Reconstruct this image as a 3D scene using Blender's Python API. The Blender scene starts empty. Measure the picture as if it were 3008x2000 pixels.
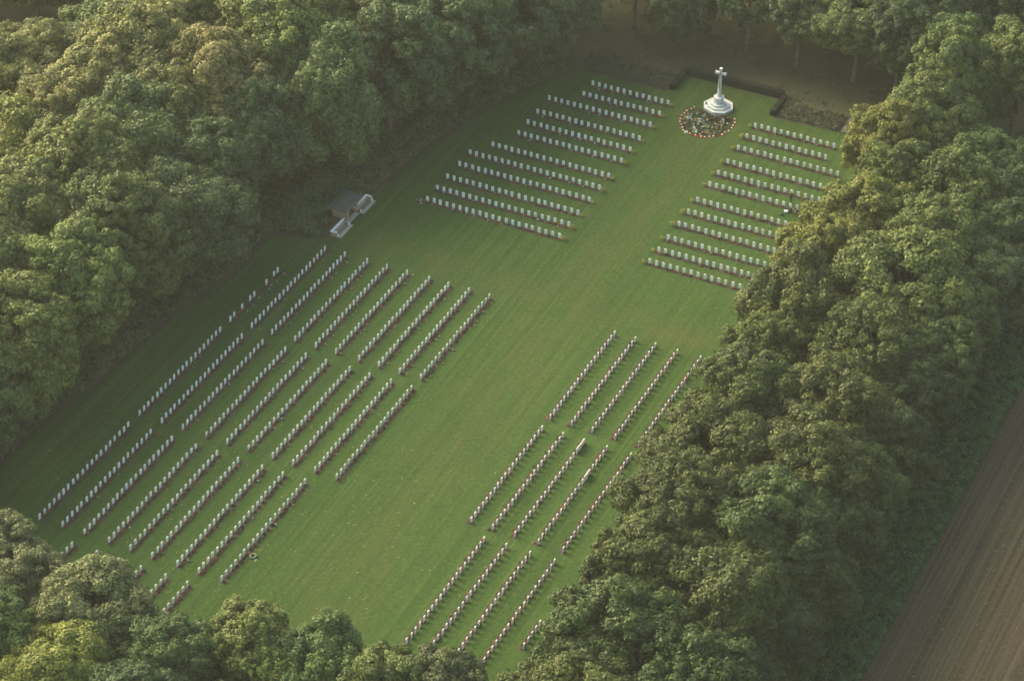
import bpy, bmesh, math, random
import numpy as np
from mathutils import Vector, Matrix

R = random.Random(11)
RN = np.random.default_rng(11)
sc = bpy.context.scene
COL = sc.collection
PI = math.pi
rad = math.radians

# ------------------------------------------------------------------ helpers
def link(o, parent=None):
    COL.objects.link(o)
    if parent is not None:
        o.parent = parent
    return o

def tag(o, label=None, cat=None, group=None, kind=None):
    if label: o['label'] = label
    if cat: o['category'] = cat
    if group: o['group'] = group
    if kind: o['kind'] = kind
    return o

def thing(name, loc, label, cat, group=None, rz=0.0):
    o = bpy.data.objects.new(name, None)
    o.empty_display_size = 0.3
    o.location = loc
    o.rotation_euler = (0, 0, rz)
    link(o)
    return tag(o, label, cat, group)

def np_mesh(name, verts, faces, mats, rnd=None, midx=None, smooth=False):
    """verts (N,3); faces (M,k) of one size; rnd = one value per face -> attribute 'rnd'."""
    me = bpy.data.meshes.new(name)
    verts = np.asarray(verts, dtype=np.float32); faces = np.asarray(faces, dtype=np.int32)
    m, k = faces.shape
    me.vertices.add(len(verts)); me.vertices.foreach_set('co', verts.ravel())
    me.loops.add(m * k); me.loops.foreach_set('vertex_index', faces.ravel())
    me.polygons.add(m); me.polygons.foreach_set('loop_start', np.arange(0, m * k, k, dtype=np.int32))
    for mt in (mats if isinstance(mats, (list, tuple)) else [mats]):
        me.materials.append(mt)
    if midx is not None:
        me.polygons.foreach_set('material_index', np.asarray(midx, dtype=np.int32))
    if smooth:
        me.polygons.foreach_set('use_smooth', np.ones(m, dtype=bool))
    if rnd is not None:
        a = me.attributes.new('rnd', 'FLOAT', 'FACE')
        a.data.foreach_set('value', np.asarray(rnd, dtype=np.float32))
    me.update(calc_edges=True)
    return me

class MB:
    """collects solid shapes, then links them as ONE mesh object"""
    def __init__(s): s.bm = bmesh.new()
    def box(s, c, d, rz=0.0, taper=1.0, mi=0, bevel=0.0):
        hx, hy, hz = d[0] / 2, d[1] / 2, d[2] / 2
        vs = []
        for z, t in ((-hz, 1.0), (hz, taper)):
            for x, y in ((-1, -1), (1, -1), (1, 1), (-1, 1)):
                px, py = x * hx * t, y * hy * t
                vs.append(s.bm.verts.new((c[0] + px * math.cos(rz) - py * math.sin(rz),
                                          c[1] + px * math.sin(rz) + py * math.cos(rz), c[2] + z)))
        fs = []
        for q in ((3, 2, 1, 0), (4, 5, 6, 7), (0, 1, 5, 4), (1, 2, 6, 5), (2, 3, 7, 6), (3, 0, 4, 7)):
            f = s.bm.faces.new([vs[i] for i in q]); f.material_index = mi; fs.append(f)
        if bevel:
            es = list({e for f in fs for e in f.edges})
            bmesh.ops.bevel(s.bm, geom=es, offset=bevel, segments=2, affect='EDGES', profile=0.6)
        return s
    def prism(s, pts, z0, z1, mi=0, scale_top=1.0):
        cx = sum(p[0] for p in pts) / len(pts); cy = sum(p[1] for p in pts) / len(pts)
        a = [s.bm.verts.new((p[0], p[1], z0)) for p in pts]
        b = [s.bm.verts.new((cx + (p[0] - cx) * scale_top, cy + (p[1] - cy) * scale_top, z1)) for p in pts]
        n = len(pts)
        f = s.bm.faces.new(b); f.material_index = mi
        f = s.bm.faces.new(a[::-1]); f.material_index = mi
        for i in range(n):
            f = s.bm.faces.new([a[i], a[(i + 1) % n], b[(i + 1) % n], b[i]]); f.material_index = mi
        return s
    def sheet(s, pts, z, mi=0):
        f = s.bm.faces.new([s.bm.verts.new((p[0], p[1], z)) for p in pts]); f.material_index = mi
        return s
    def tube(s, pts, radii, n=6, mi=0, cap=True):
        rings = []
        for i, p in enumerate(pts):
            p = Vector(p)
            d = (Vector(pts[min(i + 1, len(pts) - 1)]) - Vector(pts[max(i - 1, 0)])).normalized()
            u = d.cross(Vector((0, 0, 1)))
            if u.length < 0.05: u = d.cross(Vector((1, 0, 0)))
            u.normalize(); w = d.cross(u)
            rings.append([s.bm.verts.new(p + (u * math.cos(2 * PI * k / n) + w * math.sin(2 * PI * k / n)) * radii[i]) for k in range(n)])
        for a, b in zip(rings, rings[1:]):
            for k in range(n):
                f = s.bm.faces.new([a[k], a[(k + 1) % n], b[(k + 1) % n], b[k]]); f.material_index = mi; f.smooth = True
        if cap:
            f = s.bm.faces.new(rings[0][::-1]); f.material_index = mi
            f = s.bm.faces.new(rings[-1]); f.material_index = mi
        return s
    def ball(s, c, r, sub=1, mi=0, sq=(1, 1, 1)):
        m = Matrix.Translation(c) @ Matrix.Diagonal((r * sq[0], r * sq[1], r * sq[2], 1))
        o = bmesh.ops.create_icosphere(s.bm, subdivisions=sub, radius=1.0, matrix=m)
        for v in o['verts']:
            for f in v.link_faces: f.material_index = mi; f.smooth = True
        return s
    def mesh(s, name, mats):
        me = bpy.data.meshes.new(name)
        bmesh.ops.recalc_face_normals(s.bm, faces=s.bm.faces)
        s.bm.to_mesh(me); s.bm.free()
        for mt in (mats if isinstance(mats, (list, tuple)) else [mats]): me.materials.append(mt)
        return me
    def build(s, name, mats, parent=None):
        return link(bpy.data.objects.new(name, s.mesh(name, mats)), parent)

# ------------------------------------------------------------------ materials
class NT:
    def __init__(s, name):
        s.m = bpy.data.materials.new(name); s.m.use_nodes = True
        s.t = s.m.node_tree; s.n = s.t.nodes; s.l = s.t.links
        s.n.clear(); s.out = s.n.new('ShaderNodeOutputMaterial')
    def new(s, t, **kw):
        n = s.n.new(t)
        for k, v in kw.items():
            if k in n.inputs: s.set(n.inputs[k], v)
            else: setattr(n, k, v)
        return n
    def set(s, sock, v):
        if isinstance(v, bpy.types.NodeSocket): s.l.new(v, sock)
        else: sock.default_value = v
    def noise(s, scale, vec, detail=3.0, rough=0.55):
        n = s.new('ShaderNodeTexNoise'); n.inputs['Scale'].default_value = scale
        n.inputs['Detail'].default_value = detail; n.inputs['Roughness'].default_value = rough
        s.l.new(vec, n.inputs['Vector']); return n.outputs['Fac']
    def ramp(s, fac, stops):
        n = s.new('ShaderNodeValToRGB'); e = n.color_ramp.elements
        while len(e) < len(stops): e.new(0.5)
        for i, (p, c) in enumerate(stops):
            e[i].position = p; e[i].color = (*c, 1.0) if len(c) == 3 else c
        s.set(n.inputs['Fac'], fac); return n.outputs['Color']
    def mix(s, f, a, b, mode='MIX'):
        n = s.new('ShaderNodeMix', data_type='RGBA', blend_type=mode)
        s.set(n.inputs[0], f)
        for i, v in ((6, a), (7, b)):
            s.set(n.inputs[i], v if isinstance(v, bpy.types.NodeSocket) else (*v, 1.0))
        return n.outputs[2]
    def math(s, op, a, b=0.0, clamp=False):
        n = s.new('ShaderNodeMath', operation=op); n.use_clamp = clamp
        s.set(n.inputs[0], a); s.set(n.inputs[1], b); return n.outputs[0]
    def coord(s, which='Object'):
        return s.new('ShaderNodeTexCoord').outputs[which]
    def pos(s): return s.new('ShaderNodeNewGeometry').outputs['Position']
    def scalevec(s, vec, sc_):
        n = s.new('ShaderNodeMapping'); n.inputs['Scale'].default_value = sc_; s.l.new(vec, n.inputs['Vector']); return n.outputs[0]
    def bump(s, h, strength=0.4, dist=0.05):
        n = s.new('ShaderNodeBump'); n.inputs['Strength'].default_value = strength; n.inputs['Distance'].default_value = dist
        s.l.new(h, n.inputs['Height']); return n.outputs[0]
    def principled(s, col, rough=0.8, spec=0.3, normal=None, metallic=0.0):
        p = s.new('ShaderNodeBsdfPrincipled')
        s.set(p.inputs['Base Color'], col if isinstance(col, bpy.types.NodeSocket) else (*col, 1.0))
        s.set(p.inputs['Roughness'], rough); p.inputs['Specular IOR Level'].default_value = spec
        p.inputs['Metallic'].default_value = metallic
        if normal is not None: s.l.new(normal, p.inputs['Normal'])
        s.l.new(p.outputs[0], s.out.inputs['Surface']); return s.m

def leaf_mat(name, base=(1, 1, 1), by_object=True, spread=0.62, trans=0.22, warm=0.5):
    t = NT(name)
    rnd = t.new('ShaderNodeAttribute', attribute_name='rnd').outputs['Fac']
    if by_object:
        c = t.new('ShaderNodeObjectInfo').outputs['Color']
    else:
        rgb = t.new('ShaderNodeRGB'); rgb.outputs[0].default_value = (*base, 1); c = rgb.outputs[0]
    f = t.math('ADD', t.math('MULTIPLY', rnd, 2 * spread), 1.0 - spread)
    comb = t.new('ShaderNodeCombineColor')
    # brighter leaves are also a little yellower
    t.set(comb.inputs[0], t.math('MULTIPLY', f, t.math('ADD', t.math('MULTIPLY', rnd, warm * 0.5), 1 - warm * 0.25)))
    t.set(comb.inputs[1], f)
    t.set(comb.inputs[2], t.math('MULTIPLY', f, t.math('SUBTRACT', 1 + warm * 0.2, t.math('MULTIPLY', rnd, warm * 0.4))))
    col = t.mix(1.0, c, comb.outputs[0], 'MULTIPLY')
    p = t.new('ShaderNodeBsdfPrincipled'); t.l.new(col, p.inputs['Base Color'])
    p.inputs['Roughness'].default_value = 0.55; p.inputs['Specular IOR Level'].default_value = 0.25
    tr = t.new('ShaderNodeBsdfTranslucent'); t.l.new(col, tr.inputs['Color'])
    mx = t.new('ShaderNodeMixShader'); mx.inputs[0].default_value = trans
    t.l.new(p.outputs[0], mx.inputs[1]); t.l.new(tr.outputs[0], mx.inputs[2])
    t.l.new(mx.outputs[0], t.out.inputs['Surface'])
    return t.m

def noisy(name, a, b, scale=3.0, rough=0.85, spec=0.2, bump=0.0, coord='Object', detail=4.0, lo=0.3, hi=0.7):
    t = NT(name)
    n = t.noise(scale, t.coord(coord), detail)
    c = t.ramp(n, [(lo, a), (hi, b)])
    nm = t.bump(n, bump, 0.03) if bump else None
    return t.principled(c, rough, spec, nm)

M = {}
def stone_mat():
    t = NT('white_stone'); p = t.pos()
    c = t.ramp(t.noise(0.7, p, 2.0), [(0.3, (0.78, 0.78, 0.76)), (0.7, (0.93, 0.93, 0.91))])
    c = t.mix(t.math('MULTIPLY', t.math('SUBTRACT', t.noise(5.0, p, 4.0), 0.52, True), 1.2, True), c, (0.52, 0.53, 0.48))
    return t.principled(c, 0.75, 0.3)
M['stone'] = stone_mat()
M['cross_stone'] = noisy('cross_stone', (0.52, 0.53, 0.51), (0.68, 0.69, 0.67), 3.5, 0.8, 0.25)
M['bronze'] = noisy('dark_bronze', (0.012, 0.014, 0.012), (0.03, 0.032, 0.026), 8.0, 0.5, 0.5)
M['leaf'] = leaf_mat('tree_leaves')
M['under'] = leaf_mat('undergrowth_leaves', (0.080, 0.122, 0.050), False, 0.55, 0.2)
M['verge'] = leaf_mat('verge_leaves', (0.046, 0.125, 0.042), False, 0.55, 0.25, 0.3)
M['heath'] = leaf_mat('heath_leaves', (0.088, 0.100, 0.056), False, 0.5, 0.2, 0.7)
M['bracken'] = leaf_mat('bracken_leaves', (0.105, 0.105, 0.048), False, 0.55, 0.2, 0.9)
M['hedge'] = leaf_mat('hedge_leaves', (0.030, 0.042, 0.022), False, 0.5, 0.1)
M['yshrub'] = leaf_mat('golden_shrub_leaves', (0.26, 0.25, 0.06), False, 0.4, 0.2, 0.3)
M['bark'] = noisy('bark', (0.10, 0.09, 0.07), (0.20, 0.18, 0.14), 2.5, 0.95, 0.1, 0.3)
M['brick'] = None

def grass_mat():
    t = NT('lawn_grass'); p = t.pos()
    big = t.noise(0.045, p, 3.0); mid = t.noise(0.32, p, 5.0, 0.65); fine = t.noise(2.2, p, 2.0, 0.6)
    c = t.ramp(mid, [(0.25, (0.0341, 0.0714, 0.0146)), (0.5, (0.0434, 0.0867, 0.0179)), (0.78, (0.0582, 0.0973, 0.0235))])
    def m(f, lo, k, col, amt=1.0):
        nonlocal c
        g = t.math('MULTIPLY', t.math('SUBTRACT', f, lo, True), k, True)
        if amt != 1.0: g = t.math('MULTIPLY', g, amt)
        c = t.mix(g, c, col)
    # mowing lines run along the long axis, fainter ones across the crossing
    m(t.noise(1.0, t.scalevec(p, (0.95, 0.012, 1.0)), 2.0), 0.45, 7.0, (0.0310, 0.0654, 0.0123), .75)
    m(t.noise(1.0, t.scalevec(p, (2.2, 0.03, 1.0)), 3.0), 0.53, 6.5, (0.0743, 0.1110, 0.0258), .7)
    m(t.noise(1.0, t.scalevec(p, (0.03, 1.3, 1.0)), 3.0), 0.56, 4.0, (0.0607, 0.0852, 0.0235), .55)
    sep = t.new('ShaderNodeSeparateXYZ'); t.l.new(p, sep.inputs[0])
    axis = t.math('SUBTRACT', 1.0, t.math('DIVIDE', t.math('ABSOLUTE', t.math('SUBTRACT', sep.outputs[0], 1.0)), 7.5), True)
    cross = t.math('SUBTRACT', 1.0, t.math('DIVIDE', t.math('ABSOLUTE', t.math('SUBTRACT', sep.outputs[1], 64.0)), 4.5), True)
    wear = t.math('MAXIMUM', axis, t.math('MULTIPLY', cross, 1.1))
    n1 = t.noise(1.0, t.scalevec(p, (0.30, 0.09, 1.0)), 4.0, 0.65)
    m(t.math('MULTIPLY', wear, t.math('MULTIPLY', t.math('SUBTRACT', n1, 0.36, True), 3.4, True)), 0.0, 1.0, (0.0780, 0.0852, 0.0269), .8)
    m(t.noise(0.17, p, 6.0, 0.7), 0.57, 3.5, (0.0718, 0.0807, 0.0269), .8)
    m(big, 0.5, 1.6, (0.0322, 0.0700, 0.0146))
    m(fine, 0.50, 5.0, (0.0234, 0.0451, 0.0100), .6)
    m(t.noise(2.0, p, 3.0, 0.7), 0.53, 5.0, (0.0882, 0.1274, 0.0300), .6)
    return t.principled(c, 0.9, 0.12, t.bump(fine, 0.6, 0.08))
M['grass'] = grass_mat()

def floor_mat():
    t = NT('woodland_floor'); p = t.pos()
    a = t.noise(0.16, p, 5.0, 0.65); b = t.noise(1.4, p, 5.0, 0.7)
    c = t.ramp(a, [(0.3, (0.0500, 0.0675, 0.0312)), (0.5, (0.0800, 0.0783, 0.0416)), (0.72, (0.1150, 0.0945, 0.0546))])
    c = t.mix(t.math('MULTIPLY', t.math('SUBTRACT', b, 0.45, True), 2.2, True), c, (0.0550, 0.0702, 0.0286))
    return t.principled(c, 0.95, 0.1, t.bump(b, 0.6, 0.12))
M['floor'] = floor_mat()

def field_mat():
    t = NT('ploughed_soil'); p = t.pos()
    f1 = t.noise(1.0, t.scalevec(p, (2.6, 0.016, 1.0)), 3.0, 0.6)
    f2 = t.noise(1.0, t.scalevec(p, (0.5, 0.012, 1.0)), 2.0)
    f3 = t.noise(1.0, t.scalevec(p, (1.0, 0.008, 1.0)), 2.0)
    cl = t.noise(1.6, p, 3.0, 0.6); sp = t.noise(4.2, t.scalevec(p, (1.0, 0.5, 1.0)), 2.0, 0.5)
    c = t.ramp(f1, [(0.32, (0.0411, 0.0329, 0.0193)), (0.52, (0.0728, 0.0581, 0.0361)), (0.70, (0.1029, 0.0827, 0.0529))])
    c = t.mix(t.math('MULTIPLY', t.math('SUBTRACT', f2, 0.49, True), 1.8, True), c, (0.0443, 0.0382, 0.0193))
    c = t.mix(t.math('MULTIPLY', t.math('SUBTRACT', f3, 0.58, True), 3.5, True), c, (0.0317, 0.0260, 0.0155))
    c = t.mix(t.math('MULTIPLY', t.math('SUBTRACT', cl, 0.54, True), 5.0, True), c, (0.0870, 0.0704, 0.0438))
    c = t.mix(t.math('MULTIPLY', t.math('SUBTRACT', sp, 0.63, True), 9.0, True), c, (0.1582, 0.1338, 0.0871))
    h = t.math('ADD', t.math('ADD', f1, f3), t.math('MULTIPLY', cl, 0.8))
    return t.principled(c, 0.95, 0.1, t.bump(h, 0.9, 0.2))
M['field'] = field_mat()
M['soil'] = noisy('bed_soil', (0.044, 0.034, 0.025), (0.088, 0.068, 0.050), 2.2, 0.95, 0.1, 0.5, 'Generated' if False else 'Object')
M['paving'] = noisy('pale_paving', (0.30, 0.29, 0.24), (0.42, 0.40, 0.34), 2.4, 0.85)
M['greypaving'] = noisy('grey_paving', (0.11, 0.105, 0.09), (0.16, 0.15, 0.13), 2.4, 0.85)
M['brownbed'] = noisy('brown_gravel', (0.15, 0.115, 0.09), (0.25, 0.20, 0.16), 6.0, 0.95)
M['coping'] = noisy('white_coping', (0.66, 0.67, 0.67), (0.78, 0.79, 0.79), 3.0, 0.7)
M['slate'] = noisy('green_grey_slate', (0.048, 0.058, 0.050), (0.078, 0.090, 0.076), 2.2, 0.7, 0.3, 0.2)
M['timber'] = noisy('weathered_timber', (0.16, 0.135, 0.10), (0.26, 0.22, 0.17), 5.0, 0.9)
M['darktimber'] = noisy('dark_timber', (0.03, 0.03, 0.028), (0.06, 0.058, 0.05), 5.0, 0.85)
M['wire'] = NT('fence_wire').principled((0.08, 0.08, 0.075), 0.5, 0.4)
def brick_mat():
    t = NT('red_brick'); b = t.new('ShaderNodeTexBrick')
    b.inputs['Color1'].default_value = (0.46, 0.23, 0.125, 1); b.inputs['Color2'].default_value = (0.56, 0.31, 0.18, 1)
    b.inputs['Mortar'].default_value = (0.45, 0.36, 0.28, 1); b.inputs['Scale'].default_value = 1.0
    b.inputs['Brick Width'].default_value = 0.24; b.inputs['Row Height'].default_value = 0.08; b.inputs['Mortar Size'].default_value = 0.012
    p = t.coord('Object'); sep = t.new('ShaderNodeSeparateXYZ'); t.l.new(p, sep.inputs[0])
    cb = t.new('ShaderNodeCombineXYZ')
    t.set(cb.inputs[0], t.math('ADD', sep.outputs[0], sep.outputs[1])); t.l.new(sep.outputs[2], cb.inputs[1])
    t.l.new(cb.outputs[0], b.inputs['Vector'])
    return t.principled(b.outputs['Color'], 0.9, 0.15)
M['brick'] = brick_mat()
def plain(name, c, rough=0.7, spec=0.3): return NT(name).principled(c, rough, spec)
M['skin'] = plain('skin', (0.42, 0.25, 0.18)); M['hair_dark'] = plain('dark_hair', (0.012, 0.011, 0.010)); M['hair_brown'] = plain('brown_hair', (0.06, 0.035, 0.02))
M['coat'] = plain('dark_slate_coat', (0.040, 0.052, 0.048)); M['trousers'] = plain('dark_trousers', (0.028, 0.030, 0.028))
M['grey_shirt'] = plain('grey_shirt', (0.22, 0.24, 0.22)); M['cream'] = plain('cream_sleeves', (0.42, 0.38, 0.27)); M['vest'] = plain('grey_green_vest', (0.085, 0.11, 0.095)); M['shoe'] = plain('black_shoes', (0.012, 0.012, 0.012))
M['whiteplastic'] = plain('white_plastic', (0.75, 0.78, 0.78), 0.4); M['darkcanvas'] = plain('dark_canvas', (0.055, 0.065, 0.06), 0.9)
M['poppy'] = plain('poppy_red', (0.30, 0.034, 0.022), 0.8); M['wwhite'] = plain('white_card', (0.80, 0.80, 0.78)); M['black'] = plain('black_centre', (0.01, 0.01, 0.01))
M['petal_white'] = plain('white_petals', (0.66, 0.66, 0.56)); M['petal_yellow'] = plain('yellow_petals', (0.52, 0.40, 0.08)); M['petal_cream'] = plain('cream_petals', (0.50, 0.44, 0.27))
M['petal_red'] = plain('red_petals', (0.38, 0.035, 0.025)); M['petal_pink'] = plain('pink_petals', (0.45, 0.20, 0.17)); M['petal_orange'] = plain('orange_petals', (0.46, 0.19, 0.05)); M['petal_blue'] = plain('pale_blue_petals', (0.33, 0.36, 0.44))
M['stem'] = plain('green_stems', (0.06, 0.10, 0.04)); M['wrap'] = plain('green_wrapping', (0.10, 0.15, 0.075), 0.5); M['palm'] = plain('dried_palm_leaf', (0.12, 0.10, 0.055)); M['ribbon'] = plain('pale_ribbon', (0.45, 0.52, 0.46))
M['fallen'] = leaf_mat('fallen_leaf', (0.30, 0.23, 0.06), False, 0.5, 0.1, 0.6)

# bed plants: one mesh with several tints
def plant_mat():
    t = NT('bed_plants')
    rnd = t.new('ShaderNodeAttribute', attribute_name='rnd').outputs['Fac']
    n = t.new('ShaderNodeValToRGB'); cr = n.color_ramp; cr.interpolation = 'CONSTANT'
    cols = [(0.0, (0.030, 0.048, 0.022)), (0.18, (0.050, 0.070, 0.034)), (0.34, (0.085, 0.095, 0.070)), (0.44, (0.15, 0.056, 0.036)),
            (0.60, (0.28, 0.085, 0.048)), (0.74, (0.070, 0.060, 0.045)), (0.86, (0.13, 0.14, 0.10)), (0.93, (0.33, 0.26, 0.10)), (0.965, (0.40, 0.36, 0.30))]
    e = cr.elements
    while len(e) < len(cols): e.new(0.5)
    for i, (p, c) in enumerate(cols): e[i].position = p; e[i].color = (*c, 1)
    t.l.new(rnd, n.inputs[0])
    return t.principled(n.outputs[0], 0.8, 0.2)
M['plants'] = plant_mat()

# ------------------------------------------------------------------ camera, sky, sun
CAMX, CAMY, CAMZ = 114.984, -204.989, 205.978
def set_camera():
    f, tilt, roll, yaw = 8326.444, 0.62788, 0.02717, -0.42604
    fw = Vector((math.sin(yaw) * math.cos(tilt), math.cos(yaw) * math.cos(tilt), -math.sin(tilt)))
    rt = Vector((math.cos(yaw), -math.sin(yaw), 0)); up = rt.cross(fw)
    r2 = rt * math.cos(roll) + up * math.sin(roll); u2 = up * math.cos(roll) - rt * math.sin(roll)
    cam = bpy.data.cameras.new('camera'); o = bpy.data.objects.new('camera', cam); link(o)
    m = Matrix((r2, u2, -fw)).transposed().to_4x4(); m.translation = (CAMX, CAMY, CAMZ)
    o.matrix_world = m
    cam.sensor_width = 36.0; cam.lens = f * 36.0 / 3008.0
    cam.clip_start = 1.0; cam.clip_end = 5000.0
    sc.camera = o
    return fw, r2, u2, f
FW, RT2, UP2, FPX = set_camera()
def project(p):
    """point -> picture fraction (0..1, 0..1), used only to leave out what the photo cannot show"""
    d = Vector(p) - Vector((CAMX, CAMY, CAMZ)); z = d.dot(FW)
    return 0.5 + FPX * d.dot(RT2) / z / 3008, 0.5 - FPX * d.dot(UP2) / z / 2000

SUN_EL, SUN_AZ = rad(30), math.atan2(-0.97, 0.22)      # azimuth measured from +Y towards +X
wd = bpy.data.worlds.new('World'); sc.world = wd; wd.use_nodes = True
nt = wd.node_tree; nt.nodes.clear()
sky = nt.nodes.new('ShaderNodeTexSky'); sky.sky_type = 'NISHITA'; sky.sun_disc = False
sky.sun_elevation = SUN_EL; sky.sun_rotation = SUN_AZ; sky.air_density = 1.0; sky.dust_density = 3.0; sky.ozone_density = 1.0
bg = nt.nodes.new('ShaderNodeBackground'); bg.inputs[1].default_value = 0.15
wo = nt.nodes.new('ShaderNodeOutputWorld'); wm = nt.nodes.new('ShaderNodeMix'); wm.data_type = 'RGBA'; wm.blend_type = 'MULTIPLY'; wm.inputs[0].default_value = 1.0
wm.inputs[7].default_value = (1.0, 0.98, 0.80, 1)
nt.links.new(sky.outputs[0], wm.inputs[6]); nt.links.new(wm.outputs[2], bg.inputs[0]); nt.links.new(bg.outputs[0], wo.inputs[0])
sl = bpy.data.lights.new('sun', 'SUN'); sl.energy = 2.75; sl.angle = rad(48); sl.color = (1.0, 0.88, 0.58)
so = link(bpy.data.objects.new('sun', sl))
sd = Vector((math.sin(SUN_AZ) * math.cos(SUN_EL), math.cos(SUN_AZ) * math.cos(SUN_EL), math.sin(SUN_EL)))
so.rotation_euler = sd.to_track_quat('Z', 'Y').to_euler(); so.location = (-200, 60, 180)
sc.view_settings.view_transform = 'Standard'; sc.view_settings.look = 'None'; sc.view_settings.gamma = 1.0
sc.view_settings.exposure = 1.38
sc.cycles.use_denoising = True
sc.cycles.max_bounces = 6; sc.cycles.diffuse_bounces = 3; sc.cycles.glossy_bounces = 2; sc.cycles.transmission_bounces = 3; sc.cycles.volume_bounces = 1
sc.cycles.use_adaptive_sampling = True; sc.cycles.adaptive_threshold = 0.02

HAZE = 0.00009
t = NT('haze_air'); pv = t.new('ShaderNodeVolumePrincipled')
pv.inputs['Color'].default_value = (0.93, 0.92, 0.86, 1); pv.inputs['Density'].default_value = HAZE; pv.inputs['Anisotropy'].default_value = 0.15
t.l.new(pv.outputs[0], t.out.inputs['Volume'])
hz = MB().box((0, 0, 105.0), (1500, 1500, 212.0)).build('haze', t.m)
tag(hz, 'thin pale evening haze hanging over the cemetery and wood', 'haze', kind='stuff')

# ------------------------------------------------------------------ ground
def structure(o): o['kind'] = 'structure'; return o
structure(MB().sheet([(-700, -700), (700, -700), (700, 700), (-700, 700)], 0.0).build('ground', M['floor']))
EDGE = [(-45.0, -40), (-44.6, -12), (-44.5, 4), (-44.2, 17), (-42.8, 21), (-42.5, 26), (-42.0, 38), (-40.6, 47), (-39.3, 53), (-40.6, 58), (-39.2, 61), (-36.8, 61.9),
        (-34.0, 62.6), (-33.2, 63.4), (-33.0, 74.5), (-32.8, 76), (-31.2, 91), (-27.9, 103.4), (-23.9, 113.5), (-21.5, 117.3)]
def smooth(pts, it=1):
    for _ in range(it):
        q = [pts[0]]
        for a, b in zip(pts, pts[1:]):
            q += [(a[0] * .75 + b[0] * .25, a[1] * .75 + b[1] * .25), (a[0] * .25 + b[0] * .75, a[1] * .25 + b[1] * .75)]
        pts = q + [pts[-1]]
    return pts
EDGE_S = smooth(EDGE, 2)
lawn_pts = EDGE_S + [(-8.4, 117.3), (-8.2, 122.3), (7.4, 122.3), (7.6, 117.5), (17.0, 118.3), (20.2, 118.4), (24, 112), (28.5, 100), (29.5, 60), (30, 0), (30, -24), (20, -27), (0, -27), (-20, -27), (-30, -34)]
structure(MB().sheet(lawn_pts[::-1], 0.02).build('lawn', M['grass']))
# thin line of bare earth along the wood edge
eo = [(x - 0.55, y) for x, y in EDGE_S]
structure(MB().sheet((EDGE_S[:-1] + eo[:-1][::-1]), 0.012).build('soil_edge', M['soil']))
structure(MB().sheet([(45.5, -300), (57.3, -300), (57.3, 400), (45.5, 400)], 0.01).build('verge', noisy('verge_turf', (0.014, 0.034, 0.014), (0.030, 0.060, 0.022), 1.2, 0.95, 0.1)))
structure(MB().sheet([(57.3, -300), (400, -300), (400, 400), (57.3, 400)], 0.02).build('field', M['field']))
structure(MB().sheet([(-21.5, 117.3), (-8.4, 117.3), (-8.2, 122.6), (-22.5, 122.6)], 0.012).build('soil', M['soil']))
structure(MB().sheet([(7.6, 117.5), (17.0, 118.3), (17.0, 122.6), (7.4, 122.6)], 0.012).build('soil', M['soil']))
structure(MB().prism([(17.2, 118.4), (20.0, 118.6), (20.0, 124.2), (17.2, 124.2)], 0.0, 0.08).build('path', M['greypaving']))
structure(MB().sheet([(-40, 124), (60, 127), (60, 130.2), (20, 128.8), (-40, 127.0)], 0.012).build('path', M['floor']))

# ------------------------------------------------------------------ leaves
def unit(n, rng, zmin=-1.0):
    v = rng.normal(size=(n, 3)); v /= np.linalg.norm(v, axis=1)[:, None]
    if zmin > -1:
        k = v[:, 2] < zmin; v[k, 2] *= -1
    return v
def cards(c, nrm, size, rng, aspect=0.62):
    """one rhombic leaf per point"""
    n = len(c)
    nrm = nrm / (np.linalg.norm(nrm, axis=1)[:, None] + 1e-9)
    a = rng.normal(size=(n, 3)); a -= nrm * (a * nrm).sum(1)[:, None]; a /= (np.linalg.norm(a, axis=1)[:, None] + 1e-9)
    b = np.cross(nrm, a)
    s = (size if np.ndim(size) else np.full(n, size))[:, None]
    P = np.stack([c - a * s, c - b * s * aspect + nrm * s * 0.15, c + a * s, c + b * s * aspect + nrm * s * 0.15], 1)
    return P.reshape(-1, 3), np.arange(4 * n).reshape(n, 4)

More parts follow.
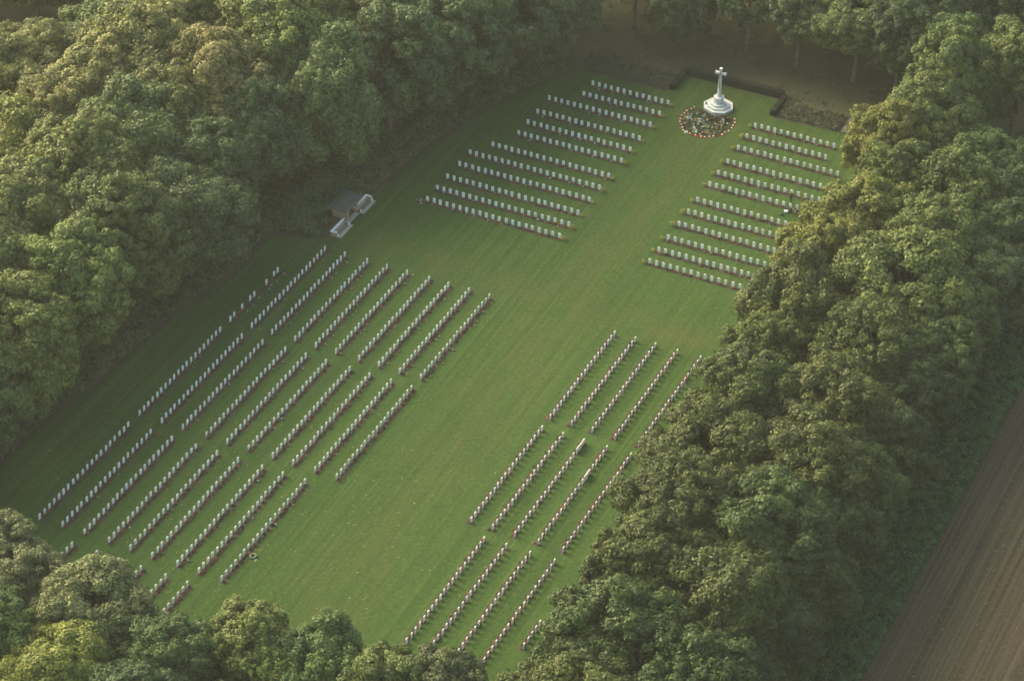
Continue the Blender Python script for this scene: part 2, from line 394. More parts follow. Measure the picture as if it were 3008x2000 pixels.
def crown_mesh(name, seed, RX, RZ, lobes=64, clumps=11, leaves=96, lsz=(0.11, 0.22), coarse=1.0, droop=0.0):
    g = np.random.default_rng(seed)
    C, N, V, S = [], [], [], []
    ga = PI * (3 - math.sqrt(5))
    ax = g.uniform(0.88, 1.12)
    for i in range(lobes):
        z = 1 - (i + 0.5) / lobes * 1.70            # from the top well below the middle
        th = i * ga + g.normal() * 0.4
        rr = math.sqrt(max(0, 1 - z * z)) if z > -0.2 else 0.98 * (1 - (abs(z) - 0.2) * 0.3)
        shell = g.uniform(0.62, 0.84) + 0.05 * g.normal()
        d = np.array([rr * math.cos(th) * ax, rr * math.sin(th) / ax, z])
        lc = d * shell * np.array([RX, RX, RZ])
        lr = RX * g.uniform(0.20, 0.33) * coarse
        tint = g.normal() * 0.09
        nc = int(clumps * (lr / (RX * 0.27)) ** 1.5) + 3
        dirs = unit(nc, g) + d * 0.7 + np.array([0, 0, 0.30]); dirs /= np.linalg.norm(dirs, axis=1)[:, None]
        for q in dirs:
            cc = lc + q * lr * g.uniform(0.55, 1.05); cr = lr * g.uniform(0.30, 0.56)
            nl = int(leaves * (cr / 0.66) ** 1.4 * g.uniform(0.8, 1.15)) + 8
            e = unit(nl, g) + q * 0.5 + np.array([0, 0, 0.25]); e /= np.linalg.norm(e, axis=1)[:, None]
            p = cc + e * cr * g.uniform(0.35, 1.15, (nl, 1)) * np.array([1, 1, 0.85 + droop])
            if droop: p[:, 2] -= droop * g.random(nl) * 0.8
            C.append(p)
            N.append(e * 0.95 + unit(nl, g) * 0.5 + np.array([0, 0, 0.15]))
            V.append(np.clip(0.5 + tint + g.normal() * 0.08 + g.normal(size=nl) * 0.17, 0, 1))
            S.append(g.uniform(lsz[0], lsz[1], nl))
    C = np.concatenate(C); N = np.concatenate(N); V = np.concatenate(V); S = np.concatenate(S)
    P, F = cards(C, N, S, g)
    return np_mesh(name, P, F, M['leaf'], V)

def trunk_mesh(name, seed, h, r0, RX):
    g = random.Random(seed); b = MB()
    pts = []; rr = []
    x = y = 0.0
    for i in range(7):
        f = i / 6
        pts.append((x, y, f * h)); rr.append(r0 * (1.35 if i == 0 else 1.0 - 0.72 * f))
        x += g.uniform(-.12, .12); y += g.uniform(-.12, .12)
    b.tube(pts, rr, 8)
    for k in range(9):
        f = 0.42 + 0.5 * k / 9; z = f * h; i = int(f * 6); p = pts[i]
        a = k * 2.4 + g.uniform(-.4, .4); L = RX * g.uniform(0.55, 0.85)
        q = [(p[0], p[1], z), (p[0] + math.cos(a) * L * .5, p[1] + math.sin(a) * L * .5, z + L * .32), (p[0] + math.cos(a) * L, p[1] + math.sin(a) * L, z + L * .5)]
        b.tube(q, [r0 * .38 * (1.2 - f), r0 * .24 * (1.2 - f), 0.03], 5)
    return b.mesh(name, M['bark'])

# nominal tree: crown radius 6 m, crown half height 6.4 m, total height 17 m
CROWNS = [crown_mesh('crown', 100 + i, 6.0, 6.6, **k) for i, k in enumerate((
    dict(lobes=64), dict(lobes=54, coarse=1.1), dict(lobes=78, coarse=.85), dict(lobes=60, clumps=13, droop=.6), dict(lobes=48, coarse=1.2, leaves=90, lsz=(.12, .24)),
    dict(lobes=72, coarse=.9), dict(lobes=84, coarse=.78, clumps=9, droop=.4), dict(lobes=58, clumps=9, leaves=110, lsz=(.10, .20))))]
TRUNKS = [trunk_mesh('trunk', 300 + i, 14.0, 0.40, 6.0) for i in range(3)]
TREE_N = [0]
def in_frame(x, y, z, r):
    """does a ball at this place reach into the picture?"""
    for dz in (-r, 0, r):
        u, v = project((x, y, z + dz))
        m = r * 1.05 * FPX / (Vector((x, y, z)) - Vector((CAMX, CAMY, CAMZ))).length
        if -m / 3008 < u < 1 + m / 3008 and -m / 2000 < v < 1 + m / 2000: return True
    return False

def tree(x, y, h, r, tint, label, group, crown_base=0.22, kind_i=None):
    rz_ = h * (1 - crown_base) / 2                   # half height of the crown
    zc = h - rz_ * 0.98
    n = TREE_N[0]; TREE_N[0] += 1
    k = n * 5 % len(CROWNS) if kind_i is None else kind_i
    t = thing('tree', (x, y, 0), label, 'tree', group, R.uniform(0, 2 * PI))
    c = link(bpy.data.objects.new('crown', CROWNS[k]), t)
    c.location = (0, 0, zc); c.scale = (r / 6.0 * R.uniform(1.04, 1.2), r / 6.0 * R.uniform(1.04, 1.2), rz_ / 6.6)
    c.color = (*tint, 1.0)
    s = link(bpy.data.objects.new('trunk', TRUNKS[n % 3]), t)
    s.scale = (r / 6.0, r / 6.0, (zc + rz_ * .55) / 14.0)
    return t

ORD = ['', 'first', 'second', 'third', 'fourth', 'fifth', 'sixth', 'seventh', 'eighth', 'ninth', 'tenth', 'eleventh', 'twelfth', 'thirteenth', 'fourteenth', 'fifteenth',
       'sixteenth', 'seventeenth', 'eighteenth', 'nineteenth', 'twentieth', 'twenty-first', 'twenty-second', 'twenty-third', 'twenty-fourth', 'twenty-fifth', 'twenty-sixth']
OLIVE, GREEN, DARK, YELLOW, PALE, BROWNISH = (0.1400, 0.1684, 0.0540), (0.1075, 0.1513, 0.0540), (0.0800, 0.1196, 0.0540), (0.2063, 0.2098, 0.0567), (0.1700, 0.1879, 0.1000), (0.1720, 0.1750, 0.0660)
TN = {OLIVE: 'olive green', GREEN: 'mid green', DARK: 'dark green', YELLOW: 'yellow-green', PALE: 'pale silvery green', BROWNISH: 'brownish olive'}
def jit(c, s=0.10):
    k = 1 + R.uniform(-s, s)
    return tuple(max(0.0, v * k * (1 + R.uniform(-s, s) * .5)) for v in c)

def tree_row(rows, place, start, group, base=0.22, always=False, dx=0.0):
    """rows: (x, y, height, radius, tint) listed from the near end of a row"""
    n = 0
    for x, y, h, r, c in rows:
        x += dx
        if not always and not in_frame(x, y, h * .6, max(r, h * .35)): continue
        n += 1
        k = haze_tone(x, y)  # crown tint carries the painted haze gradient
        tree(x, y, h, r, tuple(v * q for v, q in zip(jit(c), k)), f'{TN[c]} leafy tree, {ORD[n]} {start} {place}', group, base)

def haze_tone(x, y):
    """haze gradient painted into the leaf tints: near belt darkest, left wood palest"""
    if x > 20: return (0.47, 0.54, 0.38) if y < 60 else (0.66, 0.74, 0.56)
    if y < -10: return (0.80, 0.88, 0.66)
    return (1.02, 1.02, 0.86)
O, G, D, Y, P_, B = OLIVE, GREEN, DARK, YELLOW, PALE, BROWNISH
# the wood on the left of the lawn: row along the edge, then rows further in
tree_row([(-49.5, 3, 17, 6.8, G), (-48.8, 14.5, 18, 7.0, O), (-48.3, 26, 18, 6.8, O), (-48, 37.5, 19, 7.0, G), (-45.4, 48.5, 15, 6.0, D), (-47.2, 57.4, 16, 5.8, D), (-46.5, 67.5, 17.5, 6.0, D), (-41.4, 78, 19, 6.8, G),
          (-37.8, 89, 19, 6.8, D), (-34, 99.5, 18, 6.6, D), (-29.5, 109, 17, 6.0, D), (-26.4, 118.5, 16, 5.6, D)],
         'row of the left wood', 'from near end, front', 'trees in the front row of the left wood', 0.12)
tree_row([(-61, 6, 17, 7.0, O), (-60, 19, 18.5, 7.4, O), (-60.5, 32, 18.5, 7.4, O), (-58.5, 45, 20.5, 7.8, O), (-56.5, 58, 18.5, 7.0, G), (-54, 70, 20, 7.6, B), (-50.5, 82, 21.5, 7.6, O), (-46.5, 93.5, 20, 7.0, P_),
          (-42, 105, 19, 6.8, G), (-37, 116, 18, 6.4, D), (-34, 128, 17, 6.0, D)],
         'row of the left wood', 'from near end, second', 'trees in the second row of the left wood', 0.15)
tree_row([(-72, 20, 17, 7.0, G), (-72, 33, 17, 7.2, O), (-70.5, 46, 16.5, 7.0, Y), (-68.5, 59, 17.5, 7.2, B), (-66, 72, 21, 7.8, B), (-61, 84.5, 21, 7.8, O), (-57, 96, 21, 7.4, Y), (-52, 107.5, 19, 7.0, G), (-46.5, 118, 18, 6.6, G), (-42, 129, 18, 6.4, D)],
         'row of the left wood', 'from near end, third', 'trees in the third row of the left wood', 0.15)
tree_row([(-82, 40, 16, 6.8, G), (-81, 53, 16, 7.0, Y), (-79, 66, 16.5, 7.0, B), (-75, 78, 16, 6.6, G), (-66, 99, 18, 6.6, O), (-62, 111, 18, 6.6, D), (-57, 122, 18, 6.4, D)],
         'row of the left wood', 'from near end, fourth', 'trees in the fourth row of the left wood', 0.15)
tree_row([(-50, -2, 16, 5.8, G), (-51, -10, 16, 5.6, G), (-58, -8, 17, 6, G), (-66, 0, 17, 6, G)], 'at the lower left corner of the wood', 'from the lawn', 'trees at the lower left corner', 0.15, True)
tree_row([(-60, -5, 17, 6, G), (-61, 5, 17, 6.2, O), (-61, 15, 18, 6.2, O), (-60, 25, 18, 6.3, B), (-60, 35, 18.5, 6.6, O), (-58.5, 45, 19, 6.6, O), (-57, 54, 18, 6.2, G), (-56, 63, 18.5, 6.2, O),
          (-54, 72, 20, 6.4, B), (-51, 80.5, 20, 6.2, O), (-48.5, 89, 20, 6.4, O), (-45.5, 98, 20, 6.4, G), (-42, 106.5, 19, 6, G), (-38, 114.5, 18, 6, D), (-35, 123, 18, 5.8, D), (-33, 132, 17, 5.6, D)],
         'row of the left wood', 'from near end, second', 'trees in the second row of the left wood')
tree_row([(-70, 12, 17, 6, G), (-70, 24, 17, 6.2, G), (-70, 34, 17, 6.2, O), (-69, 45, 16.5, 6, Y), (-68, 54, 17, 6.2, B), (-67, 64, 18.5, 6.4, B), (-65, 74, 20, 6.6, B), (-61, 83, 20, 6.6, O),
          (-56, 90, 20, 6.6, Y), (-55, 99, 20, 6.4, Y), (-52, 108, 19, 6.2, G), (-47, 116, 18, 6, G), (-43, 125, 18, 6, D), (-40, 134, 18, 6, D)],
         'row of the left wood', 'from near end, third', 'trees in the third row of the left wood')
tree_row([(-79, 36, 16, 6, G), (-79, 46, 16, 6, Y), (-79, 56, 16, 6, B), (-77.5, 65, 16, 6, B), (-74, 75, 15, 5.6, G), (-66, 97, 18, 6, G), (-63, 107, 18, 6, P_), (-58, 117, 18, 6, D), (-53, 126, 18, 6, D)],
         'row of the left wood', 'from near end, fourth', 'trees in the fourth row of the left wood')
tree_row([(-89, 60, 14, 5.6, B), (-87, 70, 13, 5.2, B), (-103, 91.5, 13, 5, D), (-97, 93, 13, 5, B), (-91, 95.5, 13, 5, D), (-85, 98, 13, 5, B), (-101, 97, 15, 5.4, D), (-94.5, 99.5, 15, 5.2, B), (-88, 101, 15, 5.2, D), (-81.5, 103, 16, 5.4, D), (-75, 106, 16, 5.6, D), (-70, 112, 16, 6, D)],
         'of those round the clearing', 'from near end', 'trees round the clearing')
tree_row([(-109, 90, 16, 6, D), (-111, 98, 16, 6, D), (-119, 95, 17, 6, D), (-119, 104, 17, 6, D)], 'off the far corner of the clearing', 'beyond the clearing,', 'trees off the far corner of the clearing', 0.2, True)
# the wood behind the cross, on bare trunks
tree_row([(-19.5, 131.5, 15, 5.0, D), (-2.2, 132.4, 14, 4.6, D), (5.6, 132.0, 15, 5.2, D), (14.3, 131.6, 15, 5.0, G), (20.8, 130.6, 15, 4.8, D)],
         'front row behind the cross', 'from left,', 'trees in the front row behind the cross', 0.34)
tree_row([(-11.8, 130.4, 13, 5.2, D)], 'low-hanging above the back fence', 'left of the cross,', 'trees in the front row behind the cross', 0.10)
tree_row([(-25, 140, 17, 5.6, D), (-15, 140, 16, 5.2, G), (-6, 139.5, 16, 5, D), (1.5, 139, 16, 5.2, D), (10, 139.5, 16, 5, D), (17.5, 139.5, 16, 5.2, D), (25, 138, 16, 5.2, D)],
         'second row behind the cross', 'from left,', 'trees in the second row behind the cross', 0.22)
tree_row([(-32, 148, 17, 6, D), (-21, 148, 17, 5.8, D), (-11, 148, 17, 5.6, D), (-2, 147.5, 17, 5.6, D), (7, 148, 17, 5.6, D), (16, 148, 17, 5.6, D), (25, 147, 17, 5.6, D), (34, 145, 17, 5.6, D)],
         'third row behind the cross', 'from left,', 'trees in the third row behind the cross', 0.2)
tree_row([(-30, 158, 17, 6, D), (-18, 158, 17, 6, D), (-7, 158, 17, 6, D), (4, 158, 17, 6, D), (15, 157, 17, 6, D), (26, 156, 17, 6, D), (37, 154, 17, 6, D)],
         'last row behind the cross', 'from left,', 'trees in the last row behind the cross', 0.3)
# the belt between the right plots and the field
tree_row([(34, -26, 15, 6.0, O), (36.4, -14.5, 16, 6.4, O), (36, -2.5, 16.5, 6.8, G), (34.6, 9.5, 16, 6.4, O), (33.8, 20.5, 16, 6.2, O), (33.2, 31.5, 15, 5.8, O), (32.8, 42, 15.5, 6.0, O), (31.4, 52.5, 14.5, 5.4, O),
          (30.9, 62, 16, 6.0, O), (31.3, 73, 16, 5.8, Y), (32.4, 84, 15.5, 5.6, Y), (33, 93.5, 16, 5.4, O), (28.6, 103, 15.5, 5.2, Y), (31.8, 109.5, 16, 5.4, O)],
         'row of the right belt', 'from near end, lawn', 'trees in the lawn row of the right belt', 0.15)
tree_row([(43, -30, 15, 6.2, G), (44.2, -18, 15.5, 6.6, G), (44.6, -5, 16, 6.8, G), (43.6, 8, 16, 6.8, O), (43.6, 20.5, 16.5, 7.0, G), (43.2, 33, 16, 6.6, O), (42.2, 45, 16, 6.6, O), (42, 57, 16, 6.4, O), (41, 69.5, 17.5, 7.0, O),
          (41.6, 82, 16, 6.4, O), (40.6, 94, 16.5, 6.4, O), (41, 105, 13, 5.6, G), (31, 121, 17.5, 6.0, O), (28.5, 130, 15, 5.2, G)],
         'row of the right belt', 'from near end, middle', 'trees in the middle row of the right belt', 0.15)
tree_row([(47.5, -8, 11.5, 4.1, D), (48.0, 0.5, 11.5, 4.1, D), (48.5, 9, 12.0, 4.3, D), (49.0, 18, 12.5, 4.5, G), (49.0, 27, 12.5, 4.5, D), (48.5, 36, 12.5, 4.5, G), (49.0, 45, 12.5, 4.5, D), (48.5, 54, 13.0, 4.5, D), (49.0, 63, 13.5, 4.7, G), (48.5, 72, 13.5, 4.7, G),
          (49.0, 81, 13.5, 4.7, D), (48.5, 90, 13.5, 4.7, D), (47.5, 99, 13.5, 4.9, D), (48, 108, 12, 5, D), (39, 127, 17, 6, O), (47, 120, 10, 5, D), (48.0, 131, 14.5, 5.5, D)],
         'row of the right belt', 'from near end, field', 'trees in the field row of the right belt')
# low trees along the near edge
tree_row([(-37.5, -18.5, 13, 4.6, P_), (-29.5, -18.0, 13.5, 4.8, P_), (-24, -21.0, 13, 4.6, P_), (-15.5, -21.5, 14, 5.0, P_), (-5.5, -23.0, 12, 4.7, G), (1.8, -17.8, 13, 5.1, O), (9.5, -16.8, 12.5, 4.9, G), (16.5, -17.8, 12.5, 4.7, O), (22.5, -15.8, 13, 4.7, P_)],
         'row at the foot of the lawn', 'from left,', 'trees along the near edge of the lawn')
tree_row([(-31, -25, 14, 5, G), (-23, -29, 14, 5, G), (-14, -30, 13, 5, Y), (-5, -31, 12, 5, D), (4, -30, 12, 5, G), (14, -30, 12, 5, G), (23, -29, 12, 5, G), (30, -35, 13, 5, G)],
         'nearest row, cut by the frame', 'from left,', 'trees in the nearest row')

# ------------------------------------------------------------------ low growth
def leaf_mass(name, centres, radii, per, mat, size=(0.09, 0.18), flat=0.8, rng=None):
    g = rng or np.random.default_rng(5)
    C, N, V, S = [], [], [], []
    for c, r in zip(centres, radii):
        n = int(per * r * r) + 6
        e = unit(n, g, -0.15); tint = g.normal() * 0.12
        C.append(np.array(c) + e * r * g.uniform(0.6, 1.05, (n, 1)) * np.array([1, 1, flat]))
        N.append(e + unit(n, g) * 0.7 + np.array([0, 0, 0.4])); V.append(np.clip(0.5 + tint + g.normal(size=n) * 0.18, 0, 1)); S.append(g.uniform(size[0], size[1], n))
    C = np.concatenate(C); P, F = cards(C, np.concatenate(N), np.concatenate(S), g)
    return np_mesh(name, P, F, mat, np.concatenate(V))
def stuff(name, me, label, cat):
    return tag(link(bpy.data.objects.new(name, me)), label, cat, kind='stuff')

# undergrowth at the foot of the left wood
cs, rs = [], []
for (x0, y0), (x1, y1) in zip(EDGE_S, EDGE_S[1:]):
    L = math.hypot(x1 - x0, y1 - y0)
    for _ in range(int(L * 5.5) + 1):
        f = R.random(); d = 0.7 + 6.5 * R.random() ** 1.2
        nx, ny = -(y1 - y0) / L, (x1 - x0) / L
        x, y = x0 + (x1 - x0) * f + nx * d, y0 + (y1 - y0) * f + ny * d
        if -37.2 < x < -31 and 63 < y < 74.6: continue
        r = R.uniform(0.45, 0.8) + 0.16 * d
        if d < r + .2: r = d - .1
        cs.append((x, y, r * R.uniform(.2, .75))); rs.append(max(r, .3))
for _ in range(420):
    x, y = R.uniform(-47, -34.4), R.uniform(62.6, 80)
    if x > -36.4 and 66 < y < 72.2: continue
    if x > -41 + (y < 66) * 0 and y < 62.2: continue
    if y > 75 and x > -35: continue
    r = R.uniform(.5, 1.15); cs.append((x, y, r * R.uniform(.3, .9))); rs.append(r)
stuff('undergrowth', leaf_mass('undergrowth', cs, rs, 60, M['under'], (0.12, 0.24)), 'dark shrubby undergrowth along the foot of the left wood', 'undergrowth')
# rank green verge between the belt and the field
cs, rs = [], []
for _ in range(3600):
    x = 45.5 + 11.6 * R.random(); y = -32 + 128 * R.random(); r = R.uniform(.35, .75)
    x = min(x, 57.2 - r * R.uniform(0.5, 1.0))
    cs.append((x, y, r * .35 + R.uniform(0, .25))); rs.append(r)
stuff('verge_plants', leaf_mass('verge_plants', cs, rs, 60, M['verge'], (0.10, 0.20)), 'rank deep green weeds on the verge beside the ploughed field', 'weeds')
# heath shrubs in the two back beds
cs, rs = [], []
for _ in range(420):
    x = R.uniform(-21.6, -8.8); y = R.uniform(117.8, 122.4); r = R.uniform(.22, .55); cs.append((x, y, r * .4)); rs.append(r)
stuff('heath_shrubs', leaf_mass('heath_shrubs', cs, rs, 90, M['heath'], (0.07, 0.14)), 'low brownish heath shrubs in the bed to the left of the cross', 'heath shrubs')
cs, rs = [], []
for _ in range(330):
    x = R.uniform(8.2, 16.8); y = R.uniform(118.2, 122.4); r = R.uniform(.22, .6); cs.append((x, y, r * .45)); rs.append(r)
stuff('heath_shrubs', leaf_mass('heath_shrubs', cs, rs, 90, M['heath'], (0.07, 0.14)), 'low greenish heath shrubs in the bed to the right of the cross', 'heath shrubs')
# brush on the woodland floor behind the fence
cs, rs = [], []
for _ in range(900):
    x = R.uniform(-30, 34); y = R.uniform(123.5, 150); r = R.uniform(.2, .6)
    if 124 < y < 129.5 and R.random() < .6: continue
    cs.append((x, y, r * .25)); rs.append(r)
stuff('bracken', leaf_mass('bracken', cs, rs, 70, M['bracken'], (0.07, 0.16), 0.6), 'thin brown bracken and grass on the wood floor behind the fence', 'bracken')

# clipped hedges round the cross bay
def hedge(x0, y0, x1, y1, w, h, label):
    L = math.hypot(x1 - x0, y1 - y0); a = math.atan2(y1 - y0, x1 - x0)
    o = thing('hedge', ((x0 + x1) / 2, (y0 + y1) / 2, 0), label, 'hedge', 'clipped hedges round the cross', a)
    g = np.random.default_rng(int(L * 10)); n = int(L * (w + 2 * h) * 150)
    s = g.uniform(-(w / 2 + h), w / 2 + h, n); y = np.clip(s, -w / 2, w / 2); z = h - np.clip(np.abs(s) - w / 2, 0, None)
    C = np.stack([g.uniform(-L / 2, L / 2, n), y, z], 1) + g.normal(size=(n, 3)) * .035
    N = np.stack([np.zeros(n), np.sign(s) * (np.abs(s) > w / 2), (np.abs(s) <= w / 2) * 1.0], 1) + unit(n, g) * .8
    P, F = cards(C, N, g.uniform(.05, .10, n), g)
    link(bpy.data.objects.new('foliage', np_mesh('foliage', P, F, M['hedge'], np.clip(.5 + g.normal(size=n) * .2, 0, 1))), o)
    MB().box((0, 0, h / 2 - .02), (L - .06, w - .1, h - .06)).build('hedge_core', M['hedge'], o)
hedge(-8.2, 123.1, 7.0, 123.3, 0.9, 1.0, 'long dark clipped hedge behind the white cross')
hedge(-7.9, 118.0, -7.9, 122.6, 0.7, 0.8, 'short dark clipped hedge between the heath bed and the bay left of the cross')
hedge(7.25, 118.0, 7.25, 122.8, 0.7, 0.8, 'short dark clipped hedge beside the heath bed right of the cross')

# post and wire fences
def fence(pts, label, lean=()):
    o = thing('fence', (pts[0][0], pts[0][1], 0), label, 'fence', 'post and wire fences at the back')
    for i, (x, y) in enumerate(pts):
        x -= pts[0][0]; y -= pts[0][1]; k = lean[i] if i < len(lean) else 0.0
        MB().tube([(x, y, 0), (x + k, y, 1.35)], [.055, .05], 7).build('post', M['timber'], o)
    b = MB()
    for z in (.5, .85, 1.2):
        for (xa, ya), (xb, yb) in zip(pts, pts[1:]):
            b.tube([(xa - pts[0][0], ya - pts[0][1], z), (xb - pts[0][0], yb - pts[0][1], z - .0)], [.008, .008], 4)
    b.build('wire', M['wire'], o)
fence([(-24.8, 122.3), (-21.5, 122.5), (-18.2, 122.8), (-14.9, 123.0), (-11.7, 123.3), (-8.9, 124.3)], 'post and wire fence behind the left heath bed')
fence([(7.9, 123.6), (10.6, 123.9), (14.0, 124.2), (17.0, 124.4)], 'post and wire fence with a leaning end post behind the right heath bed', (.35, 0, .04))
# dark gate at the end of the grey path
o = thing('gate', (18.4, 124.6, 0), 'low dark timber gate at the end of the grey path behind the right plot', 'gate')
for s in (-1.45, 1.45): MB().box((s, 0, .6), (.14, .14, 1.2)).build('gate_post', M['darktimber'], o)
b = MB()
for z in (.25, .55, .85): b.box((0, 0, z), (2.7, .05, .12))
for s in (-1.2, 0, 1.2): b.box((s, -.052, .55), (.1, .05, .8))
b.build('gate_leaf', M['darktimber'], o)

# ------------------------------------------------------------------ cross
def ngon(r, n=8, a0=None, c=(0, 0)):
    a0 = (0.0 if n == 8 else PI / n) if a0 is None else a0
    return [(c[0] + r * math.cos(a0 + 2 * PI * k / n), c[1] + r * math.sin(a0 + 2 * PI * k / n)) for k in range(n)]
cr = thing('memorial_cross', (-0.25, 116.55, 0), 'tall white stone cross with a dark sword on a stepped eight-sided base', 'monument')
MB().prism(ngon(2.18), 0, 0.42).build('step', M['cross_stone'], cr)
MB().prism(ngon(1.62), 0.42, 0.66).build('step', M['cross_stone'], cr)
MB().prism(ngon(1.18), 0.66, 0.92).build('step', M['cross_stone'], cr)
b = MB(); b.prism(ngon(0.80), 0.92, 1.02); b.prism(ngon(0.72), 1.02, 1.72); b.prism(ngon(0.78), 1.72, 1.82); b.prism(ngon(0.76), 1.82, 1.98, scale_top=.62)
b.build('plinth', M['cross_stone'], cr)
b = MB(); b.prism(ngon(0.42), 1.98, 2.12, scale_top=.9); b.prism(ngon(0.33), 2.12, 6.15, scale_top=.58); b.prism(ngon(.22), 6.15, 6.42, scale_top=1.05)
b.build('shaft', M['cross_stone'], cr)
b = MB()
for s in (-1, 1):
    b.prism([(s * .16, -.15), (s * .62, -.15), (s * .62, .15), (s * .16, .15)][::s], 5.42, 5.74)
    b.prism([(s * .62, -.19), (s * .80, -.19), (s * .80, .19), (s * .62, .19)][::s], 5.38, 5.78)
b.build('cross_arm', M['cross_stone'], cr)
b = MB()
b.prism([(-.045, -.345), (.045, -.345), (.03, -.30), (-.03, -.30)], 3.3, 5.55); b.box((0, -.33, 5.62), (.34, .07, .07)); b.box((0, -.33, 5.83), (.06, .06, .36)); b.ball((0, -.33, 6.04), .06)
b.build('sword', M['bronze'], cr)
MB().ball((0, 0, .09), .16, 2, sq=(1, 1, .55)).ball((.05, -.05, .19), .09, 2).build('dark_pot', M['black']).location = (-1.95, 116.15, .42)
tag(bpy.data.objects['dark_pot'], 'small round dark pot on the left of the cross steps', 'pot')

# wreaths round the flower ring
def torus_bm(b, c, Rm, rm, mi=0, n=16, m=6, bumps=0.0, z0=None):
    g = random.Random(3)
    ring = []
    for i in range(n):
        a = 2 * PI * i / n; k = 1 + g.uniform(-bumps, bumps); row = []
        for j in range(m):
            q = 2 * PI * j / m
            row.append(b.bm.verts.new((c[0] + (Rm + rm * k * math.cos(q)) * math.cos(a), c[1] + (Rm + rm * k * math.cos(q)) * math.sin(a), c[2] + rm * k * math.sin(q))))
        ring.append(row)
    for i in range(n):
        for j in range(m):
            f = b.bm.faces.new([ring[i][j], ring[(i + 1) % n][j], ring[(i + 1) % n][(j + 1) % m], ring[i][(j + 1) % m]]); f.material_index = mi; f.smooth = True
b = MB(); torus_bm(b, (0, 0, .06), .17, .075, 0, bumps=.2); ring_me = b.mesh('poppy_ring', M['poppy'])
disc_me = MB().prism(ngon(.105, 12), .03, .115).ball((0, 0, .115), .045).mesh('white_centre', M['wwhite'])
WR = [(-3.27, 115.11), (-3.46, 114.54), (-3.83, 113.69), (-3.88, 112.96), (-4.0, 112.2), (-3.79, 111.26), (-3.55, 110.57), (-3.1, 110.0), (-2.7, 109.34), (-2.32, 108.77), (-1.17, 108.33), (-0.64, 108.1),
      (-0.29, 108.3), (0.14, 108.15), (0.52, 108.3), (1.0, 108.4), (1.57, 108.85), (2.0, 109.15), (2.43, 109.5), (2.92, 110.1), (3.05, 110.85), (3.37, 111.44), (3.44, 112.35), (3.38, 113.08), (3.31, 113.85), (2.95, 114.72)]
for i, (x, y) in enumerate(WR):
    w = thing('poppy_wreath', (x, y, .02), f'small red poppy wreath, {ORD[i + 1]} round the ring from its far left end', 'wreath', 'poppy wreaths ringing the flower bed', R.uniform(0, 6))
    w.rotation_euler = (R.uniform(.1, .35), 0, R.uniform(-.6, .6)); w.scale = [R.uniform(.78, 1.0)] * 3
    link(bpy.data.objects.new('poppy_ring', ring_me), w)
    if i not in (11, 13, 18): link(bpy.data.objects.new('white_centre', disc_me), w)
b = MB(); torus_bm(b, (0, 0, .07), .21, .085, 0, bumps=.2)
w = thing('white_wreath', (-1.76, 108.42, .02), 'round white wreath with dark middle in the ring of poppy wreaths', 'wreath')
b.build('flower_ring', M['petal_white'], w); MB().prism(ngon(.14, 12), .01, .05).build('dark_middle', M['black'], w)
structure(MB().sheet([(x * .985, 112 + (y - 112) * .985) for x, y in WR], 0.028).build('soil', noisy('ring_soil', (0.026, 0.040, 0.018), (0.050, 0.060, 0.028), 1.6, 0.95, 0.1)))

# flower bunches: wrapped stems with separate heads
def bunch_meshes(col, seed, n=9, s=1.0):
    g = random.Random(seed)
    b = MB()
    for k in range(n):
        a = 2 * PI * k / n + g.uniform(-.4, .4); rr = .10 * math.sqrt(g.random()) + .02
        b.ball((.14 + .07 * g.random(), rr * math.cos(a), .09 + rr * abs(math.sin(a))), g.uniform(.030, .05), 1)
    heads = b.mesh('blossoms', M[col])
    b = MB()
    b.tube([(-.26, 0, .03), (-.06, 0, .05), (.12, 0, .08)], [.018, .05, .10], 8)
    for k in range(4):
        b.tube([(-.34, .02 * (k - 1.5), .02), (-.2, .01 * (k - 1.5), .04)], [.006, .006], 4)
    return heads, b.mesh('wrapped_stems', M['wrap'])
BUN = {c: [bunch_meshes('petal_' + c, 40 + i * 7 + k) for k in range(2)] for i, c in enumerate(('white', 'yellow', 'cream', 'red', 'orange', 'pink', 'blue'))}
def bunch(x, y, col, label, group, rz=None, s=1.0, z=.02):
    o = thing('flower_bunch', (x, y, z), label, 'flowers', group, R.uniform(0, 2 * PI) if rz is None else rz)
    h, w = BUN[col][R.randrange(2)]
    o.scale = (s, s, s)
    link(bpy.data.objects.new('blossoms', h), o); link(bpy.data.objects.new('wrapped_stems', w), o)
    return o
cl = ['white', 'white', 'cream', 'yellow', 'orange', 'red', 'pink', 'blue', 'blue', 'white']
for k in range(74):
    a = R.uniform(0, 2 * PI); q = math.sqrt(R.random())
    x = -0.25 + 3.15 * q * math.cos(a); y = 111.6 + 3.05 * q * math.sin(a)
    if math.hypot(x + .25, y - 116.55) < 2.5: y -= 1.2
    c = cl[k % 10]
    bunch(x, y, c, f'{c} flowers lying among the tributes before the cross steps'.replace('blue', 'pale blue'), 'flower bunches inside the wreath ring', s=R.uniform(1.0, 1.9), z=.03)
cs, rs = [], []
for _ in range(230):
    a = R.uniform(0, 2 * PI); q = math.sqrt(R.random()); x = -.25 + 3.4 * q * math.cos(a); y = 111.6 + 3.2 * q * math.sin(a)
    if math.hypot(x + .25, y - 116.55) < 2.4: continue
    r = R.uniform(.10, .24); cs.append((x, y, .06)); rs.append(r)
stuff('sprigs', leaf_mass('sprigs', cs, rs, 500, M['under'], (.03, .07), .8), 'dark green sprigs laid between the flowers inside the wreath ring', 'greenery')
